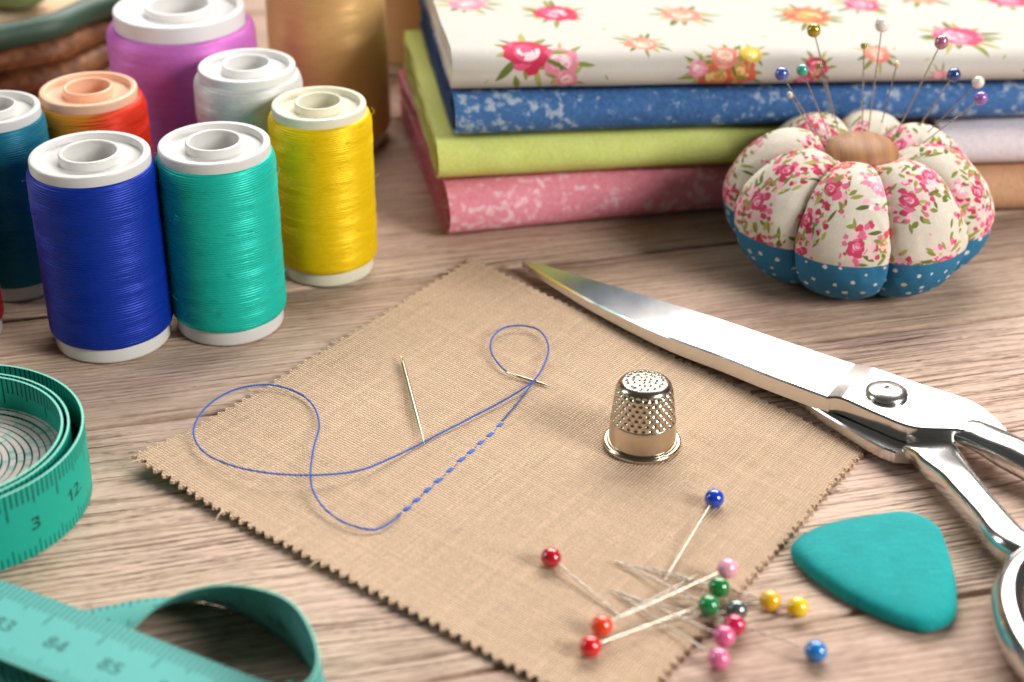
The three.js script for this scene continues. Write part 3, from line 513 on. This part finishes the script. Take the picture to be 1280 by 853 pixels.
{
  const mat = phys({ color: col(0x2a5cb4), roughness: 0.55, sheen: 0.2, sheenColor: col(0x9cc0ff) });
  const plied = (pts, n, r, pitch) => {     // two plies twisted round each other
    const c = curve(pts), len = c.getLength() / MM, F = c.computeFrenetFrames(n, false);
    return mergeGeometries([0, Math.PI].map((ph) => { const q = []; for (let i = 0; i <= n; i++) { const a = ph + i / n * len / pitch * TAU, p = c.getPointAt(i / n); p.addScaledVector(F.normals[i], r * 0.48 * MM * Math.cos(a)).addScaledVector(F.binormals[i], r * 0.48 * MM * Math.sin(a)); q.push(p); } return new THREE.TubeGeometry(new THREE.CatmullRomCurve3(q), n, r * 0.60 * MM, 6); }));
  };
  const t = thing('sewing_thread', 'loose blue sewing thread looping over the linen and ending in a row of stitches', 'thread');
  const main = [[-25, 1.5, 80.2], [-27.2, 1.6, 84], [-30.3, 1.8, 87], [-35.6, 2.4, 86.3], [-41.3, 3, 82], [-45.3, 3.2, 74.5], [-46.7, 3.2, 68], [-47.2, 3, 56], [-47, 2.6, 44.9], [-49.8, 2.4, 35.4], [-54.4, 2.4, 29.7], [-61.9, 2.4, 26.3], [-69.6, 2.6, 28.9], [-75.3, 3.2, 37.5], [-76.6, 4.2, 50.6], [-72.5, 4.6, 60.2], [-65.1, 4.8, 66.1], [-55.4, 4.6, 69.1], [-44.4, 3.9, 68.7], [-35.5, 2.8, 65.2], [-28.4, 2.2, 59.1], [-23, 1.7, 53.4], [-18.4, 1.6, 48.7], [-11.8, 1.8, 42.6], [0, 2.2, 31.3], [5.7, 2.6, 24.3], [8.9, 2.8, 14.6], [9.5, 2.8, 6.3], [6.9, 2.8, -1.4], [2.2, 2.8, -3.5], [-2.1, 2.8, -2.2], [-5.1, 2.8, 2.9], [-5.4, 2.8, 10.5], [-3.1, 2.7, 17.2], [-1.4, 2.6, 20.2]];
  part('strand', plied(main, 1700, 0.26, 1.4), mat, t);
  part('strand', plied([[5.5, 2.5, 24.9], [4.4, 2.0, 27], [3, 1.7, 30], [0.4, 1.6, 35.9], [-2.4, 1.5, 41.7]], 140, 0.2, 1.1), mat, t, 'thin end of the thread running to the stitches');
  const st = [[-2.9, 43.4], [-5.2, 47.7], [-7.5, 51.2], [-9.8, 55], [-12, 58.4], [-14.5, 62.8], [-17.1, 67.1], [-19.4, 70.9], [-21.8, 74.8], [-23.8, 78.2]];
  st.forEach(([x, z], i) => {
    const dx = -0.5, dz = 0.86, l = i > 7 ? 1.1 : 1.35 + 0.3 * hash(i, 3, 3);
    const path = (o, y) => curve([[x - dx * l + o, 0.75, z - dz * l], [x - dx * l * 0.55 + o, 1.45 + y, z - dz * l * 0.55], [x + o, 1.48 + y, z], [x + dx * l * 0.55 + o, 1.45 + y, z + dz * l * 0.55], [x + dx * l + o, 0.75, z + dz * l]]);
    part('stitch', mergeGeometries([-0.42, -0.14, 0.14, 0.42].map((o) => new THREE.TubeGeometry(path(o, -0.18), 14, 0.17 * MM, 7))), mat, t);
    if (i < st.length - 1) { const [a, b] = st[i + 1]; part('connecting_thread', new THREE.TubeGeometry(curve([[x + dx * l * 0.8, 0.95, z + dz * l * 0.8], [(x + a) / 2, 1.28, (z + b) / 2], [a - dx * l * 0.8, 0.95, b - dz * l * 0.8]]), 12, 0.11 * MM, 6), mat, t); }
  });
}

// ---------------------------------------------------------------- loose pins
pin('navy blue headed pin lying alone below the thimble', [45.9, 3.5, 77.5], [31.5, 1.7, 107.4], headMat(0x0f3fb0));
pin('dark red headed pin lying apart on the linen, its point in the heap', [8.4, 3.5, 99.5], [23.5, 1.7, 118.2], headMat(0xb01020));
pin('pale pink headed pin lying on top of the heap', [45.7, 5.0, 105.2], [20.6, 3.3, 120.4], headMat(0xe6a0b4));
pin('orange red headed pin touching the bright red one', [18.3, 3.5, 122.2], [40.5, 2.6, 103.6], headMat(0xe04010));
pin('bright red headed pin touching the orange red one', [15.7, 3.5, 128.6], [41, 2.4, 113.4], headMat(0xd01018));
pin('upper green headed pin of the touching green pair', [43.5, 3.6, 109.8], [20, 2.0, 98.2], headMat(0x0f7a34), 2.25);
pin('lower green headed pin of the touching green pair', [40.7, 3.8, 116.0], [22, 2.0, 98.0], headMat(0x168040), 2.25);
pin('silvery grey headed pin between the green and yellow pins', [46.6, 2.3, 115.8], [23, 2.2, 121.5], headMat(0x6a7470, { metalness: 0.6 }));
pin('yellow headed pin nearer the green pins', [54, 2.35, 112.7], [27, 2.0, 99.8], headMat(0xe8b010));
pin('yellow headed pin lying out on the bare wood', [59.4, 2.35, 114.8], [31, 2.2, 110.9], headMat(0xecc40c));
pin('crimson headed pin touching a pink one', [45.6, 2.6, 120.9], [20, 2.1, 108.8], headMat(0xc01848));
pin('pink headed pin between the crimson and the lower pink pins', [42.9, 3.4, 125.4], [19.8, 2.2, 107.6], headMat(0xd8608c));
pin('lowest pink headed pin at the corner of the linen', [41.3, 2.35, 131.0], [22, 2.3, 110.0], headMat(0xde6c98));
pin('sky blue headed pin lying on the wood beside the chalk', [61, 2.35, 128.7], [36.5, 1.8, 113.8], headMat(0x1878c0));

// ---------------------------------------------------------------- tailor's chalk
{
  const out = curve([[61, 0, 93.9], [67.5, 0, 87.4], [78.8, 0, 83.3], [89.6, 0, 81.8], [94.4, 0, 86.3], [95, 0, 96.7], [93.6, 0, 110.5], [91, 0, 118.2], [85, 0, 121.2], [78.6, 0, 118.4], [69, 0, 109.8], [62.6, 0, 100.4]], true).getSpacedPoints(160);
  const cx = 81, cz = 101, n = out.length - 1;
  const prof = [[0.90, 0.12], [0.965, 0.35], [0.992, 0.9], [1, 1.6], [0.996, 2.25], [0.984, 2.8], [0.962, 3.3], [0.93, 3.7], [0.88, 4.05], [0.80, 4.35], [0.7, 4.55], [0.55, 4.7], [0.4, 4.78], [0.2, 4.83], [0.0005, 4.85]];
  const g = grid(n, prof.length - 1, (u, v) => { const p = out[Math.round(u * n)], [s, y] = prof[Math.round(v * (prof.length - 1))], x = p.x / MM - cx, z = p.z / MM - cz; return [x * s, y, z * s]; }, (u, v) => { const p = out[Math.round(u * n)], s = prof[Math.round(v * (prof.length - 1))][0]; return [(p.x - cx * MM) * s / 0.04, (p.z - cz * MM) * s / 0.04]; }, true);
  const map = dataTex(512, 512, (i, j) => { const k = 1 + 0.05 * fbm(i / 60, j / 60, 3) + 0.045 * noise(i / 2, j / 2, 5), w = smooth(0.15, 0.7, fbm(i / 25, j / 8, 9)) * 0.12 + smooth(0.62, 0.8, noise(i / 60 + j / 14, j / 2.2, 12)) * 0.18; return [lerp(12 * k, 130, w), lerp(146 * k, 196, w), lerp(145 * k, 192, w)]; }, true);
  const bm = dataTex(256, 256, (i, j) => { const x = 128 + 70 * noise(i / 1.7, j / 1.7, 4) + 40 * noise(i / 14, j / 5, 6); return [x, x, x]; }, false);
  const o = single('tailors_chalk', g, phys({ map, bumpMap: bm, bumpScale: 0.00014, roughness: 0.72, specularIntensity: 0.35, sheen: 0.2, sheenColor: col(0xd0f0ea) }), 'turquoise rounded triangular piece of tailor chalk on the bare wood', 'chalk');
  o.position.set(cx * MM, 0, cz * MM);
}

// ---------------------------------------------------------------- measuring tapes
function tapeTexture(base, ink, first, vertical, words) {
  const cm = 13.5, n = 8;           // printed interval along the tape and intervals in a tile
  const t = canvasTex(2048, 384, (c, W, H) => {
    c.fillStyle = base; c.fillRect(0, 0, W, H);
    for (let i = 0; i < 5000; i++) { c.fillStyle = rnd() < 0.5 ? 'rgba(255,255,255,0.05)' : 'rgba(0,60,50,0.05)'; c.fillRect(rnd() * W, rnd() * H, 2 + rnd() * 20, 1 + rnd() * 2); }
    c.fillStyle = ink; c.strokeStyle = ink;
    const step = W / (n * 10);
    for (let i = 0; i < n * 10; i++) {
      const big = i % 10 === 0, half = i % 5 === 0;
      c.globalAlpha = 0.92; c.fillRect(i * step + 3, 0, 8, H * (big ? 0.38 : half ? 0.28 : 0.22)); c.globalAlpha = 0.8;
      c.fillRect(i * step + 3, H - H * (half ? 0.2 : 0.13), 6, H); c.globalAlpha = 0.85;
    }
    c.textAlign = 'center'; c.textBaseline = 'middle';
    for (let k = 0; k < n; k++) {
      const x = (k + 0.5) * W / n;
      c.save(); c.translate(x, H * 0.56); if (vertical) c.rotate(Math.PI);
      c.font = `bold ${H * 0.24}px sans-serif`; c.fillText(words ? words[k % words.length] : String(first + k), 0, 0); c.restore();
    }
    c.globalAlpha = 1;
  });
  t.repeat.set(1000 / (cm * n), 1); return t;
}
function ribbon(keys, width, thick, ease = 0, n = 240) {      // keys: [center, width direction]
  const c = curve(keys.map((k) => k[0])), wc = new THREE.CatmullRomCurve3(keys.map((k) => new THREE.Vector3(...k[1])), false, 'centripetal');
  const rows = []; let len = 0, last = null;
  for (let i = 0; i <= n; i++) {
    const s = i / n, u = s * (keys.length - 1), p = c.getPoint(s), d = c.getTangent(s);
    const k = Math.min(keys.length - 2, Math.floor(u)), w = new THREE.Vector3(...keys[k][1]).lerp(new THREE.Vector3(...keys[k + 1][1]), smooth(0, 1, u - k));
    w.addScaledVector(d, -w.dot(d)).normalize(); if (last) len += p.distanceTo(last); last = p;
    rows.push([p, w, new THREE.Vector3().crossVectors(w, d).normalize(), len]);
  }
  for (let pass = 0; pass < ease; pass++) {       // relax the bends
    const old = rows.map(([p, w]) => [p.clone(), w.clone()]);
    for (let i = 1; i < n; i++) { const q = Math.min(9, i, n - i), a = new THREE.Vector3(), b = new THREE.Vector3(); for (let k = -q; k <= q; k++) { a.add(old[i + k][0]); b.add(old[i + k][1]); } rows[i][0].copy(a.divideScalar(2 * q + 1)); rows[i][1].copy(b.normalize()); }
  }
  if (ease) for (let i = 0; i <= n; i++) { const d = rows[Math.min(n, i + 1)][0].clone().sub(rows[Math.max(0, i - 1)][0]).normalize(), w = rows[i][1]; w.addScaledVector(d, -w.dot(d)).normalize(); rows[i][2].crossVectors(w, d).normalize(); if (i) rows[i][3] = rows[i - 1][3] + rows[i][0].distanceTo(rows[i - 1][0]); }
  const face = (off, flip) => grid(6, n, (u, v) => { const [p, w, nn] = rows[Math.round(v * n)], a = (flip ? 1 - u : u) - 0.5; const q = p.clone().addScaledVector(w, a * width * MM).addScaledVector(nn, off * MM); return [q.x / MM, q.y / MM, q.z / MM]; }, (u, v) => [rows[Math.round(v * n)][3], flip ? 1 - u : u]);
  const edge = (a) => grid(1, n, (u, v) => { const [p, w, nn] = rows[Math.round(v * n)], q = p.clone().addScaledVector(w, a * width * MM).addScaledVector(nn, (u - 0.5) * thick * MM); return [q.x / MM, q.y / MM, q.z / MM]; }, (u, v) => [rows[Math.round(v * n)][3], 0.5]);
  return { faces: mergeGeometries([face(thick / 2, false), face(-thick / 2, true)]), edges: mergeGeometries([edge(-0.5), edge(0.5)]) };
}
{
  const vinyl = (map) => phys({ map, roughness: 0.55, specularIntensity: 0.6 });
  const edgeMat = phys({ color: col(0x7fd6be), roughness: 0.5 }), worn = phys({ color: col(0xb4aaa2), roughness: 0.7 });
  // coil
  const t = thing('tape_measure', 'coiled green measuring tape standing on its edge on the wood', 'tape measure', [-128.3, 0, 73.7], 0, 'measuring tapes');
  const keys = [], turns = 2.75;
  for (let i = 0; i <= 70; i++) {
    const s = i / 70, a = -0.6 + s * turns * TAU, r = 31.2 - 1.0 * Math.min(1, s * turns) - 2.9 * smooth(0.30, 0.55, s) - 1.2 * smooth(0.6, 0.9, s) + 0.5 * Math.sin(a * 1.0 + 0.8);
    keys.push([[r * Math.sin(a), 9.4 - 0.5 * smooth(0.3, 0.7, s), r * Math.cos(a)], [0.02 * Math.sin(a), 1, 0.02 * Math.cos(a)]]);
  }
  const outer = ribbon(keys, 18.4, 0.5, 0, 700), tx = tapeTexture('#0f9f8a', '#06302c', 11, false, ['11.', '2', '8M', '3', '12.', '4', '9M', '5']);
  const w = part('loose_turns', outer.faces, vinyl(tx), t); part('tape_edge', outer.edges, edgeMat, w);
  const inner = []; const it = 15;
  for (let i = 0; i <= 300; i++) { const s = i / 300, a = s * it * TAU, r = lerp(26.2, 2.5, s) + 0.25 * Math.sin(a * 3.1); inner.push([[r * Math.sin(a), 4.95 + 0.3 * noise(s * 24, 2, 3), r * Math.cos(a)], [0, 1, 0]]); }
  const ic = ribbon(inner, 9.6, 1.3, 0, 1500);
  const w2 = part('tight_coil', ic.faces, vinyl(tx), t);
  const fray = dataTex(512, 64, (i, j) => { const m = smooth(-0.5, 0.5, 0.5 + noise(i / 2.2, 1.5, 3) + 0.4 * noise(i / 11, 4.5, 4)); return [lerp(96, 192, m), lerp(164, 184, m), lerp(152, 176, m)]; }, true); fray.repeat.set(1000 / 173, 1);
  part('tape_edge', ic.edges, phys({ map: fray, roughness: 0.7 }), w2, 'frayed pale edge of the wound tape'); void worn;
  // loose end with a standing loop
  const t2 = thing('tape_measure', 'loose end of a mint green measuring tape, flat and then looped on its edge', 'tape measure', [0, 0, 0], 0, 'measuring tapes');
  const f = [0.459, 0, -0.888];
  const loop = ribbon([[[-146, 5, 117], [0.05, 0, -1]], [[-123.4, 7.0, 114.6], [0.36, 0, -0.93]], [[-107.6, 7.8, 122.8], f], [[-90.0, 8.0, 131.9], f], [[-72.5, 7.6, 141.0], f], [[-54.9, 7.0, 150.1], f], [[-43.5, 7, 157.6], [0.42, 0.3, -0.85]], [[-36.6, 8.4, 158.6], [0.15, 0.85, -0.5]], [[-34.4, 9.5, 151.5], [-0.05, 0.98, -0.1]], [[-36.6, 9.5, 142], [-0.15, 0.97, 0]], [[-40.5, 9.1, 133.2], [0, 0.95, 0.25]], [[-45.6, 8.4, 127.2], [0.2, 0.86, 0.48]], [[-55.4, 7.8, 120], [0.14, 0.80, 0.58]], [[-64.5, 7, 117.6], [0.08, 0.72, 0.68]], [[-73, 4.6, 117], [0.02, 0.46, 0.88]], [[-82, 1.9, 119.5], [-0.04, 0.14, 0.98]], [[-94, 0.6, 125], [-0.3, 0, 0.95]], [[-106, 0.6, 131], [-0.4, 0, 0.92]]], 19, 0.4, 5, 420);
  const tx2 = tapeTexture('#58aca4', '#1f5f5a', 80, false);
  const w3 = part('tape_strip', loop.faces, vinyl(tx2), t2); part('tape_edge', loop.edges, edgeMat, w3);
}

// ---------------------------------------------------------------- wicker basket at the back
{
  const cane = dataTex(512, 128, (i, j) => { const d = clamp(0.45 + 0.4 * noise(i / 30, j / 12, 3) + 0.3 * noise(i / 6, j / 4, 4)); return [lerp(168, 84, d), lerp(112, 46, d), lerp(66, 22, d)]; }, true); cane.repeat.set(8, 1);
  const cm = phys({ map: cane, roughness: 0.55 }), gm = phys({ color: col(0x2b4a3a), roughness: 0.5 });
  const t = thing('wicker_basket', 'round brown cane basket with dark green rim, behind the spools', 'basket', [-200, 0, -207]);
  const ring = (R, y, r, h = r, k = 1) => { const c = 120; return grid(16, c, (u, v) => { const a = v * TAU, b = -u * TAU, wob = 1 + 0.012 * Math.sin(a * 11 + k * 2) + 0.02 * noise(Math.cos(a) * 4 + k, Math.sin(a) * 4, 5); return [(R * wob + r * Math.cos(b)) * Math.sin(a), y + h * Math.sin(b) + 0.5 * Math.sin(a * 5 + k), (R * wob + r * Math.cos(b)) * Math.cos(a)]; }, (u, v) => [v, u]); };
  [4.4, 12.8, 21.2].forEach((y, k) => part('cane_coil', ring(58.5 - k * 0.4, y, 4.6, 4.3, k + 1), cm, t));
  part('green_rim', ring(59, 30, 4.2, 4.4, 9), gm, t);
  part('basket_floor', lathe([[0.01, 1], [57, 1], [57, 2.2], [0.01, 2.2]], 64), cm, t);
  const lump = grid(40, 24, (u, v) => { const a = u * TAU, r = 53 * v; return [r * Math.sin(a), 3 + 23 * Math.sqrt(Math.max(0, 1 - 0.7 * v * v)) + 2.5 * noise(r * Math.sin(a) / 9, r * Math.cos(a) / 9, 3), r * Math.cos(a)]; }, null, true);
  single('crumpled_cloth', lump, phys({ map: mottled([222, 186, 152], [236, 212, 186], [196, 150, 112], 65, 0.6, 0.4 * 1000), roughness: 0.9 }), 'crumpled peach cloth lying inside the basket', 'cloth').position.set(-0.200, 0, -0.207);
  for (const [x, z, r, c, l] of [[-178, -198, 15, 0x7f9a6c, 'sage green yarn ball in the basket, nearer the rim'], [-206, -206, 17, 0x92a880, 'pale sage yarn ball in the middle of the basket']]) {
    const g = grid(36, 28, (u, v) => { const a = u * TAU, b = v * Math.PI, q = r * (1 + 0.03 * Math.sin(a * 9 + b * 5) + 0.03 * Math.sin(b * 17 - a * 3)); return [q * Math.sin(b) * Math.sin(a), q * 0.72 * Math.cos(b), q * Math.sin(b) * Math.cos(a)]; }, null, true);
    single('yarn_ball', g, phys({ color: col(c), roughness: 0.95 }), l, 'yarn', 'yarn in the basket').position.set(x * MM, (28 + r * 0.6) * MM, z * MM);
  }
}

renderer.render(scene, camera);
